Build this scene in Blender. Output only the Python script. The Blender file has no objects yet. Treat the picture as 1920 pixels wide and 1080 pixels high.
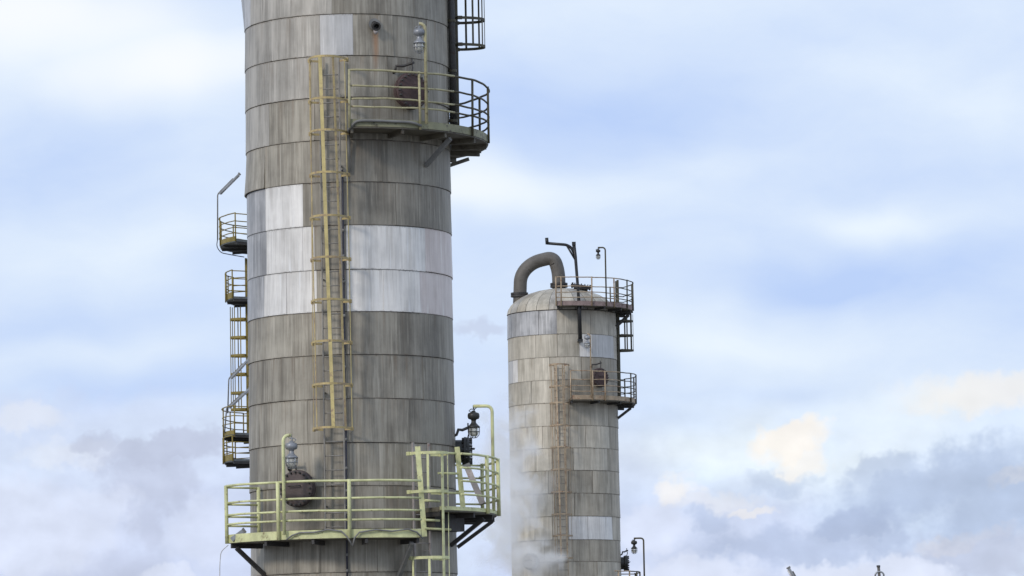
import bpy, math, random
from mathutils import Vector, Matrix
random.seed(7)
S = bpy.context.scene
COL = S.collection
R_ = math.radians
# ------------------------------------------------------------------ camera
F_PX = 8000.0                       # focal length in pixels of a 1920 px wide frame (long lens)
PITCH, ROLL = R_(6.10), R_(1.03)
CAM = Vector((0, 0, 1.6))
R0 = Vector((1, 0, 0)); U0 = Vector((0, -math.sin(PITCH), math.cos(PITCH))); FW = Vector((0, math.cos(PITCH), math.sin(PITCH)))
CR = math.cos(ROLL) * R0 - math.sin(ROLL) * U0
CU = math.sin(ROLL) * R0 + math.cos(ROLL) * U0
cam_d = bpy.data.cameras.new('camera'); cam = bpy.data.objects.new('camera', cam_d); COL.objects.link(cam)
M4 = Matrix((CR, CU, -FW)).transposed().to_4x4(); M4.translation = CAM
cam.matrix_world = M4
cam_d.sensor_width = 36; cam_d.lens = 36 * F_PX / 1920; cam_d.clip_start = 0.5; cam_d.clip_end = 20000
S.camera = cam
# ------------------------------------------------------------------ light, exposure
SUN = Vector((-0.62, -0.72, 0.50)).normalized()
sun_d = bpy.data.lights.new('sun', 'SUN'); sun_d.energy = 1.5; sun_d.angle = R_(10); sun_d.color = (1, .93, .84)
sun = bpy.data.objects.new('sun', sun_d); COL.objects.link(sun)
sun.rotation_euler = SUN.to_track_quat('Z', 'Y').to_euler()
S.view_settings.view_transform = 'Standard'; S.view_settings.look = 'None'
S.view_settings.exposure = 0.0; S.view_settings.gamma = 1.0; S.view_settings.use_curve_mapping = False
S.render.engine = 'CYCLES'
S.cycles.use_denoising = True
S.cycles.max_bounces = 24; S.cycles.diffuse_bounces = 3; S.cycles.glossy_bounces = 3; S.cycles.transmission_bounces = 6; S.cycles.volume_bounces = 24
S.cycles.use_adaptive_sampling = True; S.cycles.adaptive_threshold = .012; S.cycles.adaptive_min_samples = 12

def ray(px, py):
    return (FW + (px - 960) / F_PX * CR + (540 - py) / F_PX * CU)
def at(px, py, Y):
    d = ray(px, py); return CAM + d * ((Y - CAM.y) / d.y)

# ------------------------------------------------------------------ world: Nishita sky behind a layer of broken cloud
W = bpy.data.worlds.new('World'); S.world = W; W.use_nodes = True
wt = W.node_tree; wt.nodes.clear()
W.cycles.sampling_method = 'MANUAL'; W.cycles.sample_map_resolution = 256
class G:                                             # small node-graph helper
    def __init__(s, t): s.t = t
    def n(s, typ, **k):
        x = s.t.nodes.new(typ)
        for a, b in k.items(): setattr(x, a, b)
        return x
    def put(s, sock, v):
        if v is None: return
        if isinstance(v, bpy.types.NodeSocket): s.t.links.new(v, sock)
        else: sock.default_value = v
    def m(s, op, a, b=None, c=None, clamp=False):
        x = s.n('ShaderNodeMath', operation=op, use_clamp=clamp)
        for i, v in enumerate((a, b, c)):
            if v is not None: s.put(x.inputs[i], v)
        return x.outputs[0]
    def v(s, op, a, b=None):
        x = s.n('ShaderNodeVectorMath', operation=op)
        s.put(x.inputs[0], a)
        if b is not None: s.put(x.inputs[1], b)
        return x.outputs['Value'] if op in ('DOT_PRODUCT', 'LENGTH') else x.outputs[0]
    def sc(s, a, f):
        x = s.n('ShaderNodeVectorMath', operation='SCALE'); s.put(x.inputs[0], a); s.put(x.inputs['Scale'], f); return x.outputs[0]
    def mix(s, f, a, b):
        x = s.n('ShaderNodeMix', data_type='RGBA')
        s.put(x.inputs[0], f); s.put(x.inputs[6], a); s.put(x.inputs[7], b)
        return x.outputs[2]
    def noise(s, vec, scale, detail=3, rough=.5, out=0, dist=0):
        x = s.n('ShaderNodeTexNoise'); s.put(x.inputs['Vector'], vec)
        x.inputs['Scale'].default_value = scale; x.inputs['Detail'].default_value = detail
        x.inputs['Roughness'].default_value = rough; x.inputs['Distortion'].default_value = dist
        return x.outputs[out]
    def ramp(s, f, lo, hi, a=0., b=1.):
        x = s.n('ShaderNodeMapRange', interpolation_type='SMOOTHSTEP'); s.put(x.inputs[0], f)
        for i, q in enumerate((lo, hi, a, b)): x.inputs[i + 1].default_value = q
        return x.outputs[0]
def c4(*c): return (c[0], c[1], c[2], 1)

g = G(wt)
tc = g.n('ShaderNodeTexCoord').outputs['Generated']
# warped direction: soft large warp plus a finer curl for the cloud edges
w1 = g.v('MULTIPLY', g.v('SUBTRACT', g.noise(tc, 26, 2, .55, 1), (.5, .5, .5)), (.030, .0, .016))
w2 = g.v('MULTIPLY', g.v('SUBTRACT', g.noise(tc, 120, 3, .65, 1), (.5, .5, .5)), (.0125, .0, .0125))
soft = g.v('ADD', tc, w1)
puffy = g.v('ADD', g.v('ADD', tc, g.sc(w1, .35)), w2)
def blob(px, py, sx, sy, coord=soft, rot=0):
    d = ray(px, py).normalized()
    e = g.v('SUBTRACT', coord, tuple(d))
    if rot:
        x = g.n('ShaderNodeVectorRotate', rotation_type='Y_AXIS'); g.put(x.inputs['Vector'], e); x.inputs['Angle'].default_value = R_(rot); e = x.outputs[0]
    e = g.v('MULTIPLY', e, (F_PX / sx, 40., F_PX / sy))
    return g.v('DOT_PRODUCT', e, e)
def gauss(q): return g.m('POWER', 2.718, g.m('MULTIPLY', q, -1.0))
# cloudiness field, all around the sky
st = g.v('MULTIPLY', soft, (1, 1, 2.6))
big = g.noise(st, 9, 3, .5)
cl = g.m('ADD', g.m('MULTIPLY', g.m('SUBTRACT', big, .5), 1.1), .50)
for (px, py, sx, sy, wgt, rot) in [
        (60, 40, 260, 90, .55, 0), (330, 110, 230, 80, .45, 8), (400, 250, 130, 120, .12, 0), (150, 285, 210, 100, -.30, 0), (60, 480, 240, 70, .35, 0), (330, 440, 160, 50, .22, 0),
        (400, 500, 90, 40, -.25, 0), (110, 610, 180, 40, -.25, 0), (260, 650, 240, 40, .20, 0), (250, 720, 300, 36, -.35, 0),
        (1020, 40, 240, 80, .18, 0), (1160, 215, 250, 70, -.36, 4), (930, 345, 160, 45, .46, 0), (1180, 365, 190, 60, .20, 0), (950, 430, 120, 40, -.10, 0),
        (1330, 300, 120, 30, .2, 0), (1640, 165, 260, 70, .34, -4), (1890, 215, 120, 60, .25, 0), (1560, 60, 240, 40, -.18, 0), (1650, 420, 150, 34, .55, -6), (1780, 330, 200, 40, -.25, 0),
        (1560, 530, 330, 52, -.50, -6), (1330, 480, 120, 40, .1, 0), (1860, 470, 130, 50, -.30, 0), (1560, 650, 240, 38, .22, -5), (1300, 640, 130, 40, .2, 0), (1250, 780, 120, 40, -.1, 0), (1330, 850, 260, 40, .35, 0), (1720, 760, 260, 40, .25, 0),
        (1480, 730, 120, 24, -.2, 0)]:
    cl = g.m('MULTIPLY_ADD', gauss(blob(px, py, sx, sy, soft, rot)), wgt, cl)
cl = g.m('ADD', cl, 0, clamp=True)
fine = g.m('MULTIPLY', g.m('SUBTRACT', g.noise(g.v('MULTIPLY', soft, (1, 1, 2.4)), 48, 4, .62), .5), .36)
cl = g.m('ADD', cl, fine, clamp=True)
colr = g.mix(cl, c4(.51, .655, .98), c4(.85, .94, 1.04))
hi = g.m('MAXIMUM', gauss(blob(40, 30, 300, 70, soft)), g.m('MAXIMUM', gauss(blob(330, 110, 200, 55, soft, 6)), g.m('MULTIPLY', gauss(blob(900, 350, 110, 30, soft)), .6)))
colr = g.mix(g.m('MULTIPLY', hi, .9), colr, c4(1.0, 1.02, 1.05))
bil = g.v('MULTIPLY', tc, (1, 1, 1.35))                 # billows of the low cumulus, lit from upper left like the columns
nb0 = g.noise(bil, 62, 4, .58)
nb1 = g.noise(g.v('ADD', bil, (-.0035, 0, .0045)), 62, 2, .55)
nq = g.m('MULTIPLY', g.m('SUBTRACT', nb0, .5), 1.5)
# pale lavender steam-like cloud banks low down, then grey-blue cumulus, then sunlit cream tops
def layer(colr, items, tint):
    f = None
    for (px, py, sx, sy, hard, amt, rot) in items:
        q = blob(px, py, sx, sy, puffy, rot)
        q = g.m('ADD', q, nq)
        k = g.m('MULTIPLY', g.ramp(q, 1 + hard, max(0, 1 - hard) * .6), amt)
        f = k if f is None else g.m('MAXIMUM', f, k)
    return g.mix(f, colr, c4(*tint))
lav = (.63, .70, .93)
colr = layer(colr, [(90, 800, 330, 60, .9, .5, 0), (250, 1080, 460, 250, .9, .85, 0), (1250, 1060, 420, 140, .8, .8, 0), (1020, 900, 190, 200, 1., .55, 0)], lav)
colr = layer(colr, [(60, 780, 80, 26, .9, .5, 0), (150, 850, 90, 26, .9, .4, 0)], (.86, .88, .95))
crm = (1.0, .935, .865)
colr = layer(colr, [(1480, 822, 70, 38, .55, .85, 18), (1500, 850, 44, 36, .6, .65, 0), (1850, 742, 150, 36, .9, .6, 0), (1260, 918, 40, 28, .95, .6, 0), (1330, 940, 90, 20, 1., .3, 0), (1905, 882, 60, 18, .6, .6, 22), (1400, 962, 50, 12, .8, .5, 0), (1800, 1010, 90, 14, .8, .5, 12)], crm)
gry = (.405, .50, .725)
colr = layer(colr, [(1745, 905, 220, 62, .6, .72, 13), (1660, 880, 80, 34, .5, .55, 10), (1790, 880, 90, 46, .5, .6, 0), (1880, 950, 150, 62, .7, .72, 8), (1460, 900, 60, 20, .9, .4, 0)], gry)
colr = layer(colr, [(1600, 985, 78, 46, .35, .85, 8), (1640, 1010, 60, 30, .5, .6, 0), (1330, 985, 42, 34, .5, .55, 0), (1500, 1030, 190, 38, .7, .6, 0)], (.43, .52, .75))
colr = layer(colr, [(300, 845, 110, 36, .4, .75, 14), (205, 835, 52, 26, .5, .6, 0), (290, 905, 80, 50, .6, .6, 0), (275, 975, 34, 50, .7, .5, 0), (180, 1060, 130, 36, .8, .4, 0), (1830, 1045, 130, 50, .7, .75, 0), (905, 612, 50, 18, .8, .5, 0)], (.525, .57, .745))
colr = layer(colr, [(50, 985, 180, 100, .35, .7, 0), (180, 950, 90, 52, .35, .6, 10), (1690, 1085, 105, 44, .25, .92, 0), (1540, 1092, 76, 38, .25, .9, 0), (1290, 1085, 130, 50, .35, .75, 0), (310, 1092, 66, 26, .4, .7, 0), (1215, 990, 74, 44, .4, .6, 0), (390, 1000, 80, 60, .6, .4, 0)], (.77, .83, 1.01))
dz = g.n('ShaderNodeSeparateXYZ'); g.put(dz.inputs[0], tc)
low = g.ramp(dz.outputs[2], .092, .062)
emb = g.m('MULTIPLY_ADD', g.m('MULTIPLY', g.m('SUBTRACT', nb0, nb1), low), .38, 1.0)
colr = g.sc(colr, emb)
sky = g.n('ShaderNodeTexSky', sky_type='NISHITA')
sky.sun_disc = False; sky.sun_elevation = math.asin(SUN.z); sky.sun_rotation = math.atan2(SUN.x, SUN.y)
SKY_STR = 0.1
cov = g.mix(.93, sky.outputs[0], g.sc(colr, 1 / SKY_STR))
bg = g.n('ShaderNodeBackground'); g.put(bg.inputs[0], cov); bg.inputs[1].default_value = SKY_STR
g.put(g.n('ShaderNodeOutputWorld').inputs[0], bg.outputs[0])

# ------------------------------------------------------------------ the three column axes
class Tower: pass
def tower(px, py, Y, R):
    t = Tower(); p = at(px, py, Y); t.x, t.y, t.R = p.x, Y, R; return t
def pol(T, th, r, z):
    a = R_(th); return Vector((T.x + r * math.sin(a), T.y - r * math.cos(a), z))
def on(T, px, py, r=None):
    """where the sight line through a photo point meets the cylinder of radius r round T: (angle, height)"""
    r = r or T.R; d = ray(px, py)
    ox, oy = CAM.x - T.x, CAM.y - T.y
    A = d.x * d.x + d.y * d.y; B = 2 * (ox * d.x + oy * d.y); C = ox * ox + oy * oy - r * r
    D = B * B - 4 * A * C
    if D < 0: D = 0
    t = (-B - math.sqrt(D)) / (2 * A); p = CAM + d * t
    return math.degrees(math.atan2(p.x - T.x, -(p.y - T.y))), p.z
def zof(T, px, py, th, r):
    """height of a photo point that lies at angle th, radius r of T"""
    Y = T.y - r * math.cos(R_(th)); return at(px, py, Y).z

TA = tower(656.5, 540, 92.0, 2.215)
TB = tower(1056.5, 780, 180.0, 2.30)
TC = tower(573, 640, 183.0, 2.30)
th, z = on(TA, 704, 58, TA.R)
STAIN = ((math.cos(R_(th)), math.sin(R_(th)), 0.), 0.0, z)

# ------------------------------------------------------------------ materials
MATS = {}
def mat_new(name):
    m = bpy.data.materials.new(name); m.use_nodes = True; t = m.node_tree; t.nodes.clear()
    k = G(t); out = k.n('ShaderNodeOutputMaterial'); b = k.n('ShaderNodeBsdfPrincipled')
    k.put(out.inputs[0], b.outputs[0]); MATS[name] = m
    return m, k, b
def cladding(name, dark, light, rough=.55, metal=.12, streak=1.0, rust=.35, var=.16, rustcol=(.20, .13, .075), stain=None):
    m, k, b = mat_new(name)
    tc = k.n('ShaderNodeTexCoord'); oi = k.n('ShaderNodeObjectInfo')
    off = k.sc((37., 19., 11.), oi.outputs['Random'])
    p = k.v('ADD', tc.outputs['Object'], off)
    n1 = k.noise(k.v('MULTIPLY', p, (1, 1, .025)), 20, 5, .72)
    n2 = k.noise(k.v('MULTIPLY', p, (1, 1, .08)), 4.2, 3, .6)
    n3 = k.noise(p, 1.6, 5, .6)
    n5 = k.noise(k.v('MULTIPLY', tc.outputs['Object'], (1, 1, .11)), 2.6, 4, .65)   # runs that cross several courses
    f = k.m('ADD', k.m('MULTIPLY', n1, .50 * streak), k.m('ADD', k.m('MULTIPLY', n2, .42 * streak), k.m('ADD', k.m('MULTIPLY', n3, .38), k.m('MULTIPLY', n5, .45))))
    tot = .92 * streak + .83
    f = k.ramp(f, .5 * tot - .19, .5 * tot + .19)
    colr = k.mix(f, c4(*dark), c4(*light))
    uv = k.n('ShaderNodeSeparateXYZ'); k.put(uv.inputs[0], tc.outputs['UV'])
    # run-off below each lap joint and dirt gathered over the lower joint
    drip = k.m('MULTIPLY', k.ramp(k.noise(k.v('MULTIPLY', p, (1, 1, .03)), 9, 4, .7), .50, .68), k.ramp(uv.outputs[1], .15, 1.0))
    colr = k.mix(k.m('MULTIPLY', drip, rust), colr, c4(*rustcol))
    wipe = k.m('MULTIPLY', k.ramp(k.noise(k.v('MULTIPLY', p, (1, 1, .045)), 12, 3, .6), .58, .68), .45)
    colr = k.mix(wipe, colr, c4(*[min(.9, c * 1.25) for c in light]))
    edge = k.ramp(n1, .45, .7)
    rim = k.m('MAXIMUM', k.ramp(uv.outputs[1], .955, .99), k.ramp(uv.outputs[1], .035, .008))
    colr = k.mix(k.m('MULTIPLY', k.m('MULTIPLY', rim, edge), .7), colr, c4(*[c * .6 for c in rustcol]))
    if stain:                                            # rust run below an open nozzle
        tg_, lat, zt_ = stain; ob = tc.outputs['Object']
        dl = k.m('ABSOLUTE', k.m('SUBTRACT', k.v('DOT_PRODUCT', ob, tg_), lat)); sz = k.n('ShaderNodeSeparateXYZ'); k.put(sz.inputs[0], ob)
        dn = k.m('SUBTRACT', zt_, sz.outputs[2])
        mk = k.m('MULTIPLY', k.m('MULTIPLY', k.ramp(k.m('ADD', dl, k.m('MULTIPLY', n1, .10)), .15, .05), k.ramp(dn, -.02, .08)), k.ramp(dn, 1.1, .25))
        colr = k.mix(k.m('MULTIPLY', mk, .8), colr, c4(.33, .185, .10))
    bri = k.m('MULTIPLY_ADD', oi.outputs['Random'], 2 * var, 1 - var)
    colr = k.sc(colr, bri)
    k.put(b.inputs['Base Color'], colr); b.inputs['Metallic'].default_value = metal
    k.put(b.inputs['Roughness'], k.m('MULTIPLY_ADD', n3, .3, rough - .15))
    bp = k.n('ShaderNodeBump'); bp.inputs['Strength'].default_value = .5; bp.inputs['Distance'].default_value = .06
    k.put(bp.inputs['Height'], k.m('ADD', k.noise(k.v('MULTIPLY', p, (1, 1, .5)), 2.2, 2, .5), k.m('MULTIPLY', n1, .10)))
    k.put(b.inputs['Normal'], bp.outputs[0])
    return m
cladding('clad_grey', (.185, .164, .129), (.41, .375, .308), stain=STAIN)
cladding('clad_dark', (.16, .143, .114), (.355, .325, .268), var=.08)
cladding('clad_mid', (.255, .236, .205), (.46, .43, .38), var=.10)
cladding('clad_white', (.57, .545, .51), (.87, .84, .795), rough=.5, rust=.4, var=.04, metal=.05, rustcol=(.38, .345, .31))
cladding('clad_warm_reflect', (.58, .50, .46), (.80, .715, .67), rough=.5, rust=.35, var=.05, metal=.05, rustcol=(.42, .31, .23))  # white sheet at the right limb, warm reflected light put into its colour
cladding('clad_blue', (.22, .216, .215), (.55, .54, .535), rough=.45, rust=.15, var=.08, rustcol=(.22, .215, .21))
cladding('clad_beige', (.36, .325, .26), (.64, .585, .485), rust=.4, var=.14, streak=.75)
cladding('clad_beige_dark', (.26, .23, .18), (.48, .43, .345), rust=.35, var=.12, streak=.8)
def paint(name, base, rust_amt=.3, rustcol=(.13, .065, .035), rough=.55, scale=3.0, metal=0., fade=.25):
    m, k, b = mat_new(name)
    tc = k.n('ShaderNodeTexCoord'); oi = k.n('ShaderNodeObjectInfo')
    off = k.sc((23., 41., 17.), oi.outputs['Random'])
    p = k.v('ADD', tc.outputs['Object'], off)
    a = k.noise(p, scale, 5, .65); c = k.noise(p, scale * 5, 4, .6)
    colr = k.mix(k.ramp(a, .3, .7), c4(*[q * (1 - fade) for q in base]), c4(*[min(.85, q * (1 + fade * .6)) for q in base]))
    colr = k.mix(k.ramp(k.m('ADD', k.m('MULTIPLY', k.noise(p, scale * 1.7, 5, .7), .7), k.m('MULTIPLY', c, .3)), .66 - .26 * rust_amt, .76 - .22 * rust_amt), colr, c4(*rustcol))
    k.put(b.inputs['Base Color'], colr); b.inputs['Roughness'].default_value = rough; b.inputs['Metallic'].default_value = metal
    bp = k.n('ShaderNodeBump'); bp.inputs['Strength'].default_value = .3; bp.inputs['Distance'].default_value = .01
    k.put(bp.inputs['Height'], c); k.put(b.inputs['Normal'], bp.outputs[0])
    return m
paint('pale_yellow', (.66, .66, .35), .42, (.24, .18, .09))
paint('ladder_yellow', (.50, .385, .17), .68, (.33, .23, .145))
paint('bright_yellow', (.57, .465, .20), .42, (.36, .25, .15))
paint('ladder_grey', (.27, .252, .225), .4, (.2, .15, .11))
paint('ochre', (.24, .18, .035), .35)
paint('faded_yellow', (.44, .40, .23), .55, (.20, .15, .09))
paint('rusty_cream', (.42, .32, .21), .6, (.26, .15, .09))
paint('dark_olive_backlit', (.075, .065, .035), .5, (.04, .025, .018))  # own tone of ladders and posts; on right-hand rails, backlit shade as colour
paint('joint_rust', (.085, .066, .05), .4, (.06, .04, .03))
paint('dark_steel', (.045, .042, .04), .5, (.045, .028, .02))
paint('deck_steel', (.12, .105, .075), .6, (.055, .04, .028))
paint('deck_moss', (.26, .25, .15), .55, (.09, .075, .05))
paint('deck_grey', (.13, .14, .14), .25, (.06, .05, .04))
paint('rust_pink', (.30, .22, .20), .6, (.085, .05, .045), rough=.75)
paint('rust_red', (.085, .052, .05), .5, (.055, .032, .028), rough=.75)
paint('manway_brown', (.092, .07, .066), .5, (.05, .035, .03), rough=.75)
paint('black_paint', (.016, .016, .017), .2, (.03, .02, .016), rough=.45)
paint('pipe_grey', (.125, .112, .096), .45, (.10, .085, .07), rough=.6, scale=1.5)
paint('galvanised', (.36, .37, .38), .2, (.20, .16, .13), rough=.4, metal=.4)
paint('pink_primer', (.36, .325, .31), .35, (.26, .13, .11))
paint('conduit', (.20, .195, .185), .3, (.10, .08, .065))
paint('navy_cable', (.035, .036, .055), .1)
paint('white_metal', (.66, .66, .67), .15, (.3, .26, .22))
paint('lamp_grey', (.30, .31, .33), .15, (.2, .2, .2), rough=.4, metal=.3)
paint('lamp_dark', (.03, .03, .028), .2, rough=.45)
paint('concrete', (.30, .29, .27), .2, (.2, .18, .16), scale=.6, rough=.9)
paint('ground_gravel', (.20, .19, .17), .3, (.14, .13, .11), scale=.35, rough=.95)
m, k, b = mat_new('glass_globe'); b.inputs['Base Color'].default_value = c4(.75, .75, .70); b.inputs['Roughness'].default_value = .12
b.inputs['Transmission Weight'].default_value = .55; b.inputs['IOR'].default_value = 1.3

# ------------------------------------------------------------------ mesh helpers
class MB:
    def __init__(s): s.v = []; s.f = []; s.sm = []; s.uv = None
    def face(s, idx, smooth): s.f.append(tuple(idx)); s.sm.append(smooth)
    def tube(s, pts, r, n=8, caps=True, closed=False):
        pts = [Vector(p) for p in pts]; N = len(pts)
        rad = r if isinstance(r, (list, tuple)) else [r] * N
        tang = []
        for i in range(N):
            a = pts[(i - 1) % N] if (closed or i > 0) else pts[i]
            c = pts[(i + 1) % N] if (closed or i < N - 1) else pts[i]
            tang.append((c - a).normalized())
        up = Vector((0, 0, 1)) if abs(tang[0].z) < .9 else Vector((1, 0, 0))
        u = tang[0].cross(up).normalized(); b0 = len(s.v)
        for i in range(N):
            u = (u - tang[i] * u.dot(tang[i])).normalized(); w = tang[i].cross(u)
            for j in range(n):
                an = 2 * math.pi * (j + .5) / n
                s.v.append(pts[i] + (u * math.cos(an) + w * math.sin(an)) * rad[i])
        for i in range(N if closed else N - 1):
            for j in range(n):
                a = b0 + i * n + j; a2 = b0 + i * n + (j + 1) % n
                q = b0 + ((i + 1) % N) * n + j; q2 = b0 + ((i + 1) % N) * n + (j + 1) % n
                s.face((a, a2, q2, q), n > 4)
        if caps and not closed:
            s.face([b0 + j for j in range(n)][::-1], False); s.face([b0 + (N - 1) * n + j for j in range(n)], False)
        return s
    def bar(s, a, c, wx, wy, up=None):
        """rectangular bar from a to c, wx across, wy along `up`"""
        a = Vector(a); c = Vector(c); t = (c - a).normalized()
        up = Vector(up) if up is not None else (Vector((0, 0, 1)) if abs(t.z) < .9 else Vector((0, 1, 0)))
        x = t.cross(up).normalized(); y = x.cross(t).normalized(); b0 = len(s.v)
        for p in (a, c):
            for sx, sy in ((-1, -1), (1, -1), (1, 1), (-1, 1)): s.v.append(p + x * sx * wx / 2 + y * sy * wy / 2)
        for q in ((0, 1, 2, 3), (7, 6, 5, 4), (0, 4, 5, 1), (1, 5, 6, 2), (2, 6, 7, 3), (3, 7, 4, 0)): s.face([b0 + i for i in q][::-1], False)
        return s
    def lathe(s, prof, o, axis=(0, 0, 1), n=16, smooth=True):
        o = Vector(o); ax = Vector(axis).normalized(); h = Vector((0, 0, 1)) if abs(ax.z) < .9 else Vector((1, 0, 0))
        x = ax.cross(h).normalized(); y = ax.cross(x); b0 = len(s.v)
        for (r, z) in prof:
            for j in range(n):
                an = 2 * math.pi * j / n; s.v.append(o + ax * z + (x * math.cos(an) + y * math.sin(an)) * max(r, 1e-4))
        for i in range(len(prof) - 1):
            for j in range(n):
                a = b0 + i * n + j; a2 = b0 + i * n + (j + 1) % n
                s.face((a, a2, a2 + n, a + n), smooth)
        return s
    def sector(s, T, a0, a1, r0, r1, z0, z1, step=4):
        """annular slab round the axis of T"""
        N = max(1, int(abs(a1 - a0) / step + .5)); b0 = len(s.v)
        for i in range(N + 1):
            th = a0 + (a1 - a0) * i / N
            for (r, z) in ((r0, z0), (r1, z0), (r1, z1), (r0, z1)): s.v.append(pol(T, th, r, z))
        for i in range(N):
            for j in range(4):
                a = b0 + i * 4 + j; a2 = b0 + i * 4 + (j + 1) % 4
                s.face((a, a2, a2 + 4, a + 4), False)
        s.face([b0, b0 + 1, b0 + 2, b0 + 3][::-1], False); s.face([b0 + N * 4 + j for j in range(4)], False)
        return s
    def build(s, name, mat, parent=None):
        org = Vector((0, 0, 0)); p = parent
        while p is not None and p.parent is not None: p = p.parent
        if p is not None: org = p.location
        me = bpy.data.meshes.new(name); me.from_pydata([tuple(q - org) for q in s.v], [], s.f)
        me.polygons.foreach_set('use_smooth', s.sm)
        if s.uv:
            l = me.uv_layers.new(name='UVMap')
            for lp in me.loops: l.data[lp.index].uv = s.uv[lp.vertex_index]
        me.materials.append(MATS[mat]); me.update()
        o = bpy.data.objects.new(name, me); COL.objects.link(o)
        if parent is not None: o.parent = parent
        return o
def thing(name, label, cat, loc, group=None):
    o = bpy.data.objects.new(name, None); COL.objects.link(o); o.location = loc; o.empty_display_size = .3
    o['label'] = label; o['category'] = cat
    if group: o['group'] = group
    return o

# ------------------------------------------------------------------ setting
gmb = MB(); L = 9000
gmb.v = [Vector((-L, -L, 0)), Vector((L, -L, 0)), Vector((L, L, 0)), Vector((-L, L, 0))]; gmb.face((0, 1, 2, 3), False)
o = gmb.build('ground', 'ground_gravel'); o['kind'] = 'structure'

# ------------------------------------------------------------------ columns with cladding sheets
def panel(par, T, z0, z1, a0, a1, mat, dr=0., flare=0., top=0., name='cladding_panel', skew=0.):
    """one curved cladding sheet with its edges turned in"""
    mb = MB(); mb.uv = []
    N = max(3, int(abs(a1 - a0) / 3.5)); gap = math.degrees(random.choice((.001, .0018, .0035) if T is TA else (.005, .007, .010)) / T.R); a0 += gap; a1 -= gap
    rows = ((z0 + .006, 0.), (z0 + (z1 - z0) * .5, .5), (z1 - .006, 1.))
    for (z, t) in rows:
        for i in range(N + 1):
            u = i / N; th = a0 + (a1 - a0) * u
            r = T.R + dr + flare * (1 - t) ** 1.5 + (top * t * (1 - u) ** 1.2 if top else 0)
            mb.v.append(pol(T, th, r, z + skew * (u - .5))); mb.uv.append((u, t))
    for j in range(2):
        for i in range(N):
            a = j * (N + 1) + i; mb.face((a, a + 1, a + N + 2, a + N + 1), True)
    ring = [i for i in range(N + 1)] + [N + 1 + N] + [2 * (N + 1) + i for i in range(N, -1, -1)] + [N + 1]
    b0 = len(mb.v); M = len(ring)
    for i in ring: mb.v.append(mb.v[i].copy()); mb.uv.append(mb.uv[i])
    for i in ring:
        p = mb.v[i]; d = Vector((T.x - p.x, T.y - p.y, 0)).normalized(); mb.v.append(p + d * .028); mb.uv.append(mb.uv[i])
    for i in range(M):
        j = (i + 1) % M; mb.face((b0 + j, b0 + i, b0 + M + i, b0 + M + j), False)
    return mb.build(name, mat, par)
def course(par, T, z0, z1, cuts, mats, default, rnd, top=None, fl0=None):
    """a ring of sheets: cuts are angles of the upright joints in view, mats the material between them"""
    for i in range(len(cuts) - 1):
        panel(par, T, z0, z1, cuts[i], cuts[i + 1], mats[i] or default, dr=rnd.uniform(-.004, .006), flare=(fl0 if (fl0 and i == 0) else rnd.uniform(.004, .022)), top=(top if (top and i == 0) else 0), skew=rnd.uniform(-.008, .008))
    a, b = cuts[-1], cuts[0] + 360; n = max(2, int((b - a) / 55))
    for i in range(n):
        panel(par, T, z0, z1, a + (b - a) * i / n, a + (b - a) * (i + 1) / n, default, dr=rnd.uniform(-.004, .006), flare=rnd.uniform(.004, .02))
def column(T, label, ys, px0, rows, default, ztop, name, rnd):
    root = thing(name, label, 'column', (T.x, T.y, 0), 'tall clad process columns'); root['kind'] = 'thing'
    zs = [on(T, px0, y)[1] for y in ys]
    # inner shell the sheets are fixed to (seen dark in the joints)
    MB().lathe([(T.R - .03, 0), (T.R - .03, ztop)], (T.x, T.y, 0), n=96).build('inner_shell', 'joint_rust', root)
    for k in range(len(ys) - 1):
        z1, z0 = zs[k], zs[k + 1]; ym = (ys[k] + ys[k + 1]) / 2
        pxs, mt = rows[k][0], rows[k][1]; top = rows[k][2] if len(rows[k]) > 2 else None
        cuts = [-112] + [on(T, x, ym)[0] for x in pxs] + [100]
        course(root, T, z0, z1, cuts, mt, default, rnd, top, rows[k][3] if len(rows[k]) > 3 else None)
    h = (zs[0] - zs[-1]) / (len(zs) - 1)
    z = zs[-1]; i = 0                                    # plain courses below the picture, down to the footing
    while z - h > .35:
        panel(root, T, z - h, z, -180 + 37 * i, 180 + 37 * i, default, flare=.01); z -= h; i += 1
    MB().lathe([(T.R + .35, 0), (T.R + .35, .3), (T.R + .02, .36), (T.R + .02, z)], (T.x, T.y, 0), n=64, smooth=False).build('footing', 'concrete', root)
    z = zs[0]
    while z + h < ztop:
        panel(root, T, z, z + h, -180 + 37 * i, 180 + 37 * i, default, flare=.01); z += h; i += 1
    return root, zs

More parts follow.
